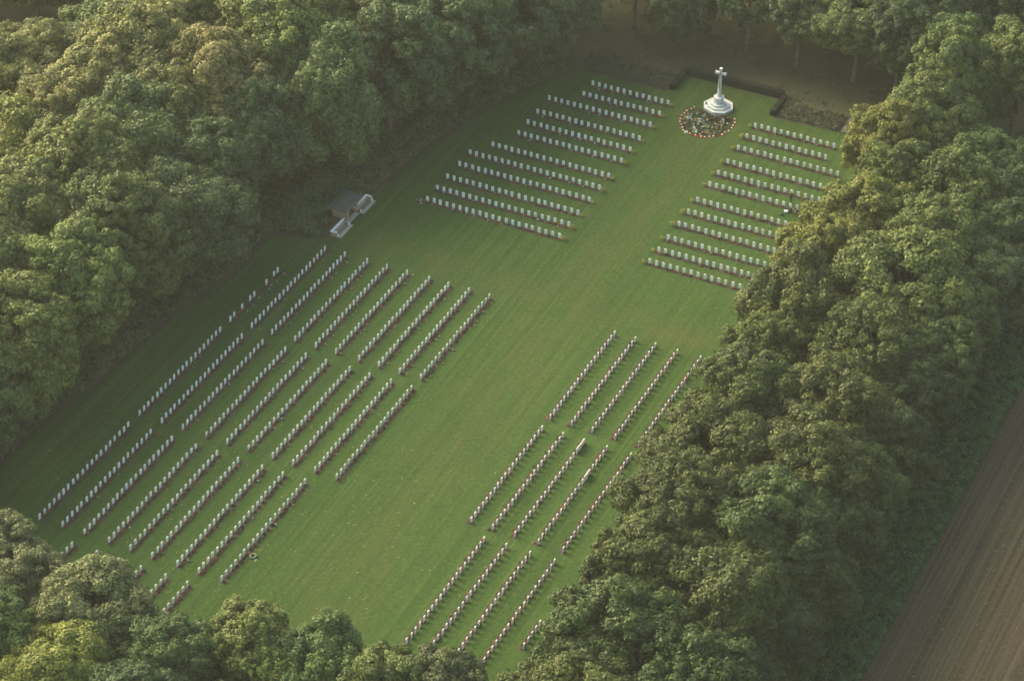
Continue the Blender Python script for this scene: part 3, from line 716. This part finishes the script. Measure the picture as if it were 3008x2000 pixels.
for i, (x, y) in enumerate([(-1.72, 114.1), (-0.24, 113.2), (0.94, 113.5), (1.74, 114.2)]):
    o = thing('palm_spray', (x, y, .03), f'spiky dried palm spray leaning at the foot of the cross, {ORD[i + 1]} from the left', 'palm spray', 'palm sprays before the cross')
    g = np.random.default_rng(60 + i); n = 34
    d = unit(n, g, .0) * np.array([1, 1, .8]) + np.array([0, -.15, .35]); d /= np.linalg.norm(d, axis=1)[:, None]
    b = MB()
    for q in d:
        q = Vector(q); L = R.uniform(.6, 1.0); b.tube([(0, 0, .05), q * L * .6 + Vector((0, 0, .1)), q * L], [.03, .035, .006], 4)
    b.build('fronds', M['palm'], o)
    MB().ball((0, 0, .12), .14, 1).build('foot', M['stem'], o)
b = MB(); b.box((0, 0, .05), (.95, .14, .05), .05); tag(b.build('white_plank', M['wwhite']), 'thin pale board lying among the flowers before the cross', 'board').location = (2.1, 113.1, .04)
b = MB(); b.tube([(-.35, -.1, .06), (-.1, .02, .12), (.15, .1, .12), (.4, .3, .06)], [.05, .1, .1, .05], 8); tag(b.build('white_spray', M['petal_white']), 'long white flower spray lying inside the wreath ring', 'flowers').location = (-1.3, 112.3, .03)

# ------------------------------------------------------------------ shelter
sh = thing('shelter', (-34.0, 69.1, 0), 'small brick shelter with a grey slate roof at the wood edge', 'shelter')
b = MB()
b.box((-1.05, 0, .95), (.2, 2.7, 1.9)); b.box((0.02, -1.25, .95), (1.94, .2, 1.9)); b.box((0.02, 1.25, .95), (1.94, .2, 1.9))
b.build('brick_wall', M['brick'], sh)
for s in (-1, 1): MB().box((1.07, s * 1.22, .95), (.16, .28, 1.9)).build('pier', noisy('pier_stone', (0.34, 0.25, 0.18), (0.44, 0.34, 0.26), 4.0), sh)
MB().box((0.15, 0, .04), (1.7, 2.2, .08)).build('floor', M['greypaving'], sh)
MB().box((-.55, 0, .42), (.42, 1.9, .08)).box((-.55, -.7, .21), (.3, .1, .36)).box((-.55, .7, .21), (.3, .1, .36)).build('bench_seat', M['darktimber'], sh)
# low pitched roof with a thick edge
b = MB()
hx, hy = 1.44, 2.45
for (z0, z1) in ((1.92, 2.0),):
    vs = [b.bm.verts.new(p) for p in ((-hx, -hy, z0), (hx, -hy, z0), (hx, hy, z0), (-hx, hy, z0), (-hx, -hy, z1), (hx, -hy, z1), (hx, hy, z1), (-hx, hy, z1), (-.15, -hy + 1.4, z1 + .38), (-.15, hy - 1.4, z1 + .38))]
    for q in ((3, 2, 1, 0), (0, 1, 5, 4), (1, 2, 6, 5), (2, 3, 7, 6), (3, 0, 4, 7), (4, 5, 8), (5, 6, 9, 8), (6, 7, 9), (7, 4, 8, 9)):
        b.bm.faces.new([vs[i] for i in q])
rf = b.build('roof', M['slate'], sh)
b = MB(); b.box((hx + .022, 0, 1.94), (.04, 2 * hy, .10)); b.box((0, -hy - .022, 1.94), (2 * hx, .04, .10)); b.build('fascia', M['timber'], rf)
# paved forecourt with a walled seat bay on each side
structure(MB().prism([(-33.1, 67.1), (-32.3, 67.1), (-32.3, 70.0), (-33.1, 70.0)], 0, .07).build('path', M['paving']))
for nm, y0, y1, lab in (('S', 63.6, 67.05, 'white coped brick seat bay nearer the camera beside the shelter'), ('N', 70.05, 73.5, 'white coped brick seat bay on the far side of the shelter')):
    o = thing('seat_bay', (-32.4, (y0 + y1) / 2, 0), lab, 'garden wall', 'walled bays beside the shelter')
    L = y1 - y0; sg = -1 if nm == 'S' else 1
    MB().box((.46, 0, .05), (.44, L, .10)).build('kerb', M['paving'], o)
    MB().box((-.18, 0, .03), (.82, L - .3, .06)).build('gravel', M['brownbed'], o)
    MB().box((-.52, 0, .11), (.12, L - .5, .10)).build('kerb', M['paving'], o)
    # wall along the back, turning forward at the outer end
    b = MB(); b.box((-.70, 0, .30), (.2, L, .60)); b.box((-.22, sg * (L / 2 - .1), .30), (.75, .2, .6)); b.build('brick_wall', M['brick'], o)
    b = MB(); b.box((-.70, -sg * .1, .655), (.32, L - .1, .11)); b.box((-.70 + .30, sg * (L / 2 - .12), .657), (.92, .32, .115)); b.build('coping', M['coping'], o)
    for q in (-1, 1): MB().box((.18, q * (L / 2 - .18), .22), (.2, .22, .44), bevel=.02).build('post', M['coping'], o)

# ------------------------------------------------------------------ headstones
def stone_mesh():
    b = MB(); w, h, d = .39, .82, .085
    prof = [(-w / 2, 0), (w / 2, 0), (w / 2, h - .055)] + [(w / 2 * (1 - 2 * k / 8), h - .055 * (1 - 2 * k / 8) ** 2) for k in range(1, 8)] + [(-w / 2, h - .055)]
    a = [b.bm.verts.new((x, -d / 2, z)) for x, z in prof]; c = [b.bm.verts.new((x, d / 2, z)) for x, z in prof]
    n = len(prof)
    b.bm.faces.new(a); b.bm.faces.new(c[::-1])
    for i in range(n): b.bm.faces.new([a[(i + 1) % n], a[i], c[i], c[(i + 1) % n]])
    return b.mesh('headstone', M['stone'])
STONE = stone_mesh()
LX = [-35.201, -32.137, -29.259, -26.013, -23.184, -20.316, -17.141, -14.386, -11.491, -8.66]
RX_ = [8.66, 11.424, 14.166, 17.089, 20.161, 23.0]
UY = [113.949, 110.731, 107.455, 103.509, 100.286, 97.137, 92.835, 89.625, 86.336, 82.776, 79.651, 76.637]
UR = [-6.78, -6.75, -6.73, -6.67, -6.65, -6.62, -6.55, -6.51, -6.51, -6.54, -6.51, -6.48]
UN = [13, 13, 17, 17, 17, 17, 19, 21, 21, 21, 21, 21]
VN = [13, 13, 16, 16, 16, 16, 16, 16, 15, 15, 14, 14]
stones = []      # x, y, face angle, place text or None
beds = []        # x0, y0, x1, y1 (line of stones), side vector, label
def left_row(r, y, idx, seg):
    for i in idx:
        stones.append((LX[r], y - i, PI / 2, f'{ORD[i + 1]} from far end of {ORD[r + 1]} row from the wood, {seg} left plot'))
    beds.append((LX[r], y - idx[0] + .45, LX[r], y - idx[-1] - .45, (1, 0), f'narrow flower bed, {ORD[r + 1]} from the wood, {seg} left plot'))
for r in range(10):
    if r == 0: left_row(0, 60.10, [7, 8, 10, 13, 14, 16, 18, 19], 'far')
    else: left_row(r, 60.10, list(range(20)), 'far')
    left_row(r, 38.555, list(range(20)), 'middle')
    if r < 9: left_row(r, 17.02, list(range(20)), 'near')
for r, n in ((2, 3), (3, 4), (4, 2), (5, 3), (6, 5), (7, 6)): left_row(r, -4.56, list(range(n)), 'nearest')
def right_row(r, y, n, seg, i0=0):
    for i in range(i0, n):
        stones.append((RX_[r], y - i, -PI / 2, f'{ORD[i + 1]} from far end of {ORD[r + 1]} row from central lawn, {seg} right plot'))
    beds.append((RX_[r], y - i0 + .45, RX_[r], y - n + .55, (-1, 0), f'narrow flower bed, {ORD[r + 1]} from central lawn, {seg} right plot'))
for r in range(5):
    right_row(r, 60.0, 20, 'far'); right_row(r, 38.49, 20, 'middle')
    if r > 0: right_row(r, 17.07, 21, 'near')
right_row(5, 17.07, 15, 'near', 10)
for i in range(4): stones.append((RX_[2], 38.49 - .33 - i * .45, -PI / 2, None))
for i in range(3): stones.append((RX_[3], 38.49 - 5.4 - i * .45, -PI / 2, None))
for r in range(12):
    for i in range(UN[r]): stones.append((UR[r] - i * .96, UY[r], 0.0, None))
    beds.append((UR[r] - (UN[r] - 1) * .96 - .4, UY[r], UR[r] + .4, UY[r], (0, -1), f'flower bed of {ORD[r + 1]} row from the back, plot left of the cross'))
    for i in range(VN[r]): stones.append((6.32 + i * .96, UY[r], 0.0, None))
    beds.append((6.32 - .4, UY[r], 6.32 + (VN[r] - 1) * .96 + .4, UY[r], (0, -1), f'flower bed of {ORD[r + 1]} row from the back, plot right of the cross'))
def camdist(s): return (s[0] - CAMX) ** 2 + (s[1] - CAMY) ** 2
order = sorted([s for s in stones if s[3] and not ('fifth row' in s[3] and 'right' in s[3]) and not 'sixth row from central' in s[3]], key=camdist)
near = set(id(s) for s in order[:300])
V, F, base = [], [], 0
sv = np.array([v.co[:] for v in STONE.vertices])
rest_bm = bmesh.new()
for s in stones:
    x, y, a, lab = s
    a2 = a + R.gauss(0, .025)
    m = Matrix.Translation((x + R.gauss(0, .02), y + R.gauss(0, .02), 0)) @ Matrix.Rotation(a2, 4, 'Z') @ Matrix.Rotation(R.gauss(0, .012), 4, 'X')
    if id(s) in near:
        o = link(bpy.data.objects.new('headstone', STONE)); o.matrix_world = m
        tag(o, 'white headstone, ' + lab, 'headstone', 'white war grave headstones')
    else:
        k = len(rest_bm.verts); rest_bm.from_mesh(STONE); rest_bm.verts.ensure_lookup_table()
        for v in rest_bm.verts[k:]: v.co = m @ v.co
me = bpy.data.meshes.new('headstones'); rest_bm.to_mesh(me); rest_bm.free(); me.materials.append(M['stone'])
stuff('headstones', me, 'long regular rows of white headstones in the plots farther back', 'headstones')

# ------------------------------------------------------------------ grave beds
GB = np.random.default_rng(77)
for (x0, y0, x1, y1, sd_, lab) in beds:
    L = math.hypot(x1 - x0, y1 - y0); w = .60
    if not any(-.02 < project((x0 + (x1 - x0) * f, y0 + (y1 - y0) * f, 0))[0] < 1.02 and -.02 < project((x0 + (x1 - x0) * f, y0 + (y1 - y0) * f, 0))[1] < 1.0 for f in (0, .5, 1)): continue
    ux, uy = (x1 - x0) / L, (y1 - y0) / L
    o = thing('flower_bed', (x0, y0, 0), lab, 'flower bed', 'narrow flower beds along the headstone rows')
    pts = []
    n = int(L / .5)
    for i in range(n + 1):
        q = L * i / n; e = -.10; pts.append((ux * q + sd_[0] * e, uy * q + sd_[1] * e))
    for i in range(n, -1, -1):
        q = L * i / n; e = w + GB.uniform(-.09, .07); pts.append((ux * q + sd_[0] * e, uy * q + sd_[1] * e))
    MB().sheet(pts, .027).build('soil', M['soil'], o)
    C, N, V_, S = [], [], [], []
    npl = int(L * 6.0)
    for k in range(npl):
        q = GB.uniform(.1, L - .1); e = abs(GB.normal(.22, .15)); r = GB.uniform(.10, .26)
        c = GB.choice([.08, .25, .25, .25, .40, .52, .66, .66, .80, .90]); nl = int(14 + 170 * r * r * 4)
        if GB.random() < .12: r *= 1.6
        ee = unit(nl, GB, 0.0)
        C.append(np.array([ux * q + sd_[0] * e, uy * q + sd_[1] * e, .03]) + ee * r * GB.uniform(.4, 1.1, (nl, 1)) * np.array([1, 1, 1.25]))
        N.append(ee + unit(nl, GB) * .6); v = np.full(nl, c)
        if GB.random() < .30: v[GB.random(nl) < .25] = GB.choice([.95, .98, .66])
        V_.append(v); S.append(GB.uniform(.03, .065, nl))
    C = np.concatenate(C); P, F = cards(C, np.concatenate(N), np.concatenate(S), GB)
    link(bpy.data.objects.new('plants', np_mesh('plants', P, F, M['plants'], np.concatenate(V_))), o)
# round golden shrubs closing the beds by the cross walk
g = np.random.default_rng(9); ysh = leaf_mass('foliage', [(0, 0, .2), (.12, .05, .26), (-.1, -.06, .24)], [.26, .2, .2], 1500, M['yshrub'], (.03, .06), .95, g)
for r in range(12):
    for x, side in ((UR[r] + .62, 'left'), (6.32 - .66, 'right')):
        o = thing('golden_shrub', (x, UY[r] - .22, 0), f'round yellow-green shrub ending the {ORD[r + 1]} row from the back, {side} of the cross walk', 'shrub', 'golden shrubs ending the rows by the cross walk', R.uniform(0, 6))
        k = R.uniform(1.1, 1.6); o.scale = (k, k, k)
        link(bpy.data.objects.new('foliage', ysh), o)

# flowers left at the graves
def at_graves(col_w, p, rows, lab, grp, d0=.62, d1=.95):
    for (x0, y0, x1, y1, sd_, l) in rows:
        L = math.hypot(x1 - x0, y1 - y0); n = int(L / .97)
        for i in range(n):
            if R.random() > p: continue
            q = (i + .5 + R.uniform(-.2, .2)) / n; e = R.uniform(d0, d1)
            x, y = x0 + (x1 - x0) * q + sd_[0] * e, y0 + (y1 - y0) * q + sd_[1] * e
            u, v = project((x, y, 0))
            if not (0 < u < 1 and 0 < v < 1): continue
            c = R.choice(col_w)
            bunch(x, y, c, lab.format(c), grp, rz=math.atan2(sd_[1], sd_[0]) + R.uniform(-.5, .5) + PI, s=R.uniform(.75, 1.25))
FL = [b for b in beds if 'far left plot' in b[5] and 'cross' not in b[5]]
at_graves(['yellow', 'yellow', 'cream'], .30, FL, 'small bunch of {} flowers on the grass before graves of the far left plot', 'bunches before the far left plot', .75, 1.15)
at_graves(['yellow', 'cream', 'white', 'orange'], .10, [b for b in beds if 'middle left' in b[5]], 'small bunch of {} flowers before graves of the middle left plot', 'bunches before the middle left plot')
at_graves(['white', 'cream', 'yellow'], .09, [b for b in beds if 'near left' in b[5]], 'small bunch of {} flowers before graves of the near left plot', 'bunches before the near left plot')
at_graves(['white', 'yellow', 'cream', 'white'], .22, [b for b in beds if 'plot left of the cross' in b[5]], 'small bunch of {} flowers before graves in the plot left of the cross', 'bunches before the plot left of the cross', .45, .8)
at_graves(['white', 'yellow', 'cream', 'red'], .10, [b for b in beds if 'plot right of the cross' in b[5]], 'small bunch of {} flowers before graves in the plot right of the cross', 'bunches before the plot right of the cross', .45, .75)
at_graves(['red', 'orange', 'cream'], .10, [b for b in beds if 'right plot' in b[5] and 'cross' not in b[5]], 'small bunch of {} flowers in the beds of the lower right plots', 'bunches in the lower right plots', .2, .5)
# larger tributes
def big_wreath(x, y, label, mats, s=1.0):
    o = thing('wreath', (x, y, .03), label, 'wreath')
    b = MB(); torus_bm(b, (0, 0, .12), .36, .14, 0, 22, 7, .35); b.build('flower_ring', M[mats[0]], o)
    b = MB()
    for k in range(16):
        a = k * 2.4; b.ball((.36 * math.cos(a), .36 * math.sin(a), .22), R.uniform(.05, .09))
    b.build('blossoms', M[mats[1]], o)
    b = MB(); b.box((.62, -.18, .02), (.6, .09, .012), -.35); b.box((.60, .02, .022), (.55, .09, .012), .15); b.build('ribbon', M['ribbon'], o)
    o.scale = (s, s, s); o.rotation_euler = (.1, 0, -.5)
big_wreath(-10.45, 3.15, 'large pale green wreath with trailing ribbon lying before the near left plot', ('wrap', 'petal_cream'), .9)
big_wreath(-26.65, 76.2, 'white wreath with dark gaps leaning at the outer end of a row', ('black', 'petal_white'), .8)
tag(stuff('fallen_leaves', (lambda g, n: np_mesh('fallen_leaves', *cards(np.stack([-12 + 16 * g.normal(size=n) - 8, 2 + 24 * g.random(n) ** 1.2 * 2 - 20, np.full(n, .04)], 1), np.array([0, 0, 1.0]) + .4 * unit(n, g), g.uniform(.05, .12, n), g), M['fallen'], g.random(n)))(np.random.default_rng(21), 900),
          'yellow fallen leaves scattered on the near left grass', 'fallen leaves'))

# ------------------------------------------------------------------ people
def person(loc, rz, J, edges, radii, paint, hair, hands, head, label, rest='standing'):
    """J joint -> position; one skinned body; paint(p) -> material slot"""
    o = thing('person', loc, label, 'person', None, rz)
    me = bpy.data.meshes.new('body'); names = list(J)
    me.from_pydata([J[n] for n in names], [(names.index(a), names.index(b_)) for a, b_ in edges], [])
    ob = link(bpy.data.objects.new('body_source', me))
    sk = ob.modifiers.new('skin', 'SKIN'); ob.modifiers.new('sub', 'SUBSURF').levels = 1
    for i, n in enumerate(names):
        r = radii[n]; r = r if isinstance(r, tuple) else (r, r)
        me.skin_vertices[0].data[i].radius = r
        me.skin_vertices[0].data[i].use_root = (n == 'pelvis')
    dg = bpy.context.evaluated_depsgraph_get(); ev = ob.evaluated_get(dg)
    bm = bmesh.new(); bm.from_mesh(ev.to_mesh()); ev.to_mesh_clear()
    bpy.data.objects.remove(ob)
    mb = MB(); mb.bm.free(); mb.bm = bm
    for f in bm.faces:
        f.smooth = True; f.material_index = paint(f.calc_center_median())
    h = Vector(head[0]); fd = Vector(head[1]).normalized(); side = fd.cross(Vector((0, 0, 1))).normalized(); up = side.cross(fd)
    mb.ball(h, .098, 2, 0, (.86, .95, 1.2))
    mb.ball(h + fd * .098 - up * .01, .017, 1, 0)
    for s in (-1, 1):
        mb.ball(h + fd * .085 + side * s * .033 + up * .012, .011, 1, 4); mb.ball(h + side * s * .088, .022, 1, 0, (.6, 1, 1.3))
    mb.ball(h + fd * .083 - up * .055, .018, 1, 5, (1.3, 1.3, .5))
    for wrist, d in hands:
        w = Vector(wrist); d = Vector(d).normalized(); s = d.cross(Vector((0, 0, 1)))
        s = s.normalized() if s.length > .1 else Vector((1, 0, 0)); nrm = s.cross(d)
        mb.ball(w + d * .045, .045, 1, 0, (.9, .9, .9))
        for k in range(4):
            b0 = w + d * .075 + s * (k - 1.5) * .019; L = (.062, .072, .068, .052)[k]
            mb.tube([b0, b0 + d * L * .6, b0 + d * L * .95 - nrm * .02], [.010, .009, .007], 5, 0)
        mb.tube([w + d * .03 + s * .03, w + d * .06 + s * .055, w + d * .095 + s * .06], [.012, .011, .008], 5, 0)
    mb.build('body', [M['skin'], M[paint.top], M[paint.low], M['shoe'], M['hair_dark'], M['petal_pink'], M[paint.sleeve]], o)
    MB().ball(h + up * .035 - fd * .022, .108, 2, 0, (.92, .98, 1.05)).build('hair', M[hair], o)
    return o
EDG = [('pelvis', 'waist'), ('waist', 'chest'), ('chest', 'neck'), ('neck', 'headc'), ('chest', 'shl'), ('shl', 'ell'), ('ell', 'wrl'), ('chest', 'shr'), ('shr', 'elr'), ('elr', 'wrr'),
       ('pelvis', 'hpl'), ('hpl', 'knl'), ('knl', 'anl'), ('anl', 'tol'), ('pelvis', 'hpr'), ('hpr', 'knr'), ('knr', 'anr'), ('anr', 'tor')]
RAD = dict(pelvis=(.15, .12), waist=(.14, .11), chest=(.17, .12), neck=.06, headc=.07, shl=.075, shr=.075, ell=.05, elr=.05, wrl=.033, wrr=.033, hpl=.10, hpr=.10, knl=.065, knr=.065, anl=.045, anr=.045, tol=.035, tor=.035)
class Paint:
    def __init__(s, top, low, sleeve, fn): s.top, s.low, s.sleeve, s.fn = top, low, sleeve, fn
    def __call__(s, p): return s.fn(p)
# standing figure in dark clothes, seen from behind the stones, head bowed
J = dict(pelvis=(0, 0, .93), waist=(0, .01, 1.08), chest=(0, .02, 1.33), neck=(0, -.01, 1.49), headc=(0, -.05, 1.57), shl=(-.19, .02, 1.40), ell=(-.27, .03, 1.13), wrl=(-.27, -.07, .90), shr=(.19, .02, 1.40), elr=(.27, .03, 1.13), wrr=(.27, -.07, .90),
         hpl=(-.09, 0, .90), knl=(-.11, -.02, .50), anl=(-.11, .02, .09), tol=(-.12, -.13, .05), hpr=(.09, 0, .90), knr=(.11, -.02, .50), anr=(.11, .02, .09), tor=(.12, -.13, .05))
person((17.45, 98.45, 0.02), rad(12), J, EDG, RAD, Paint('coat', 'trousers', 'coat', lambda p: 3 if p.z < .12 else 2 if p.z < .92 and abs(p.x) < .22 else 0 if p.z > 1.50 or (p.z < .93 and abs(p.x) > .22) else 1),
       'hair_brown', [((-.27, -.07, .90), (0, -.25, -1)), ((.27, -.07, .90), (0, -.25, -1))], ((0, -.07, 1.63), (0, -1, -.3)), 'person standing in a dark coat between the headstone rows right of the cross')
# two kneeling at a grave, bending forward
def kneel(k=1):
    return dict(pelvis=(0, .12, .42), waist=(0, .02, .58), chest=(0, -.16, .78), neck=(0, -.28, .88), headc=(0, -.34, .93), shl=(-.19, -.18, .80), ell=(-.25, -.36, .58), wrl=(-.20, -.52, .38), shr=(.19, -.18, .80), elr=(.26, -.34, .56), wrr=(.24, -.52, .34),
                hpl=(-.10, .12, .38), knl=(-.13, -.26, .12), anl=(-.12, .20, .08), tol=(-.12, .33, .05), hpr=(.10, .12, .38), knr=(.13, -.26, .12), anr=(.12, .20, .08), tor=(.12, .33, .05))
kp = lambda p: 3 if p.y > .22 and p.z < .15 else 2 if (p.z < .46 and p.y > -.34) else 0 if (p.z > .86 and p.y < -.24) or (p.y < -.46 and p.z < .45) else (6 if abs(p.x) > .19 else 1)
person((18.15, 96.35, 0.02), rad(-38), kneel(), EDG, RAD, Paint('grey_shirt', 'trousers', 'grey_shirt', kp), 'hair_dark', [((-.20, -.52, .38), (0, -.5, -.8)), ((.24, -.52, .34), (0, -.5, -.8))], ((0, -.38, .98), (0, -1, -.5)),
       'person with black hair kneeling in a grey shirt at a grave')
person((19.0, 96.35, 0.02), rad(-30), kneel(), EDG, RAD, Paint('vest', 'trousers', 'cream', kp), 'hair_brown', [((-.20, -.52, .38), (0, -.5, -.8)), ((.24, -.52, .34), (0, -.5, -.8))], ((0, -.38, .98), (0, -1, -.5)),
       'person kneeling in a green vest with cream sleeves at a grave')
o = thing('white_box', (17.7, 95.95, .02), 'small open white plastic box on the grass beside the kneeling people', 'box', None, .35)
b = MB(); b.box((0, 0, .02), (.46, .32, .04)); 
for s in (-1, 1): b.box((s * .22, 0, .14), (.02, .32, .20)); b.box((0, s * .15, .141), (.42, .02, .20))
b.build('tub', M['whiteplastic'], o); MB().box((.0, .0, .255), (.5, .36, .025), .08, bevel=.008).build('lid', M['whiteplastic'], o)
o = thing('dark_bag', (17.45, 95.1, .02), 'slumped dark canvas bag on the grass below the white box', 'bag', None, .5)
MB().ball((0, 0, .14), .26, 2, 0, (1.1, .75, .6)).build('sack', M['darkcanvas'], o); MB().tube([(-.15, 0, .27), (-.08, 0, .38), (.08, 0, .38), (.15, 0, .27)], [.015] * 4, 6).build('handle', M['shoe'], o)
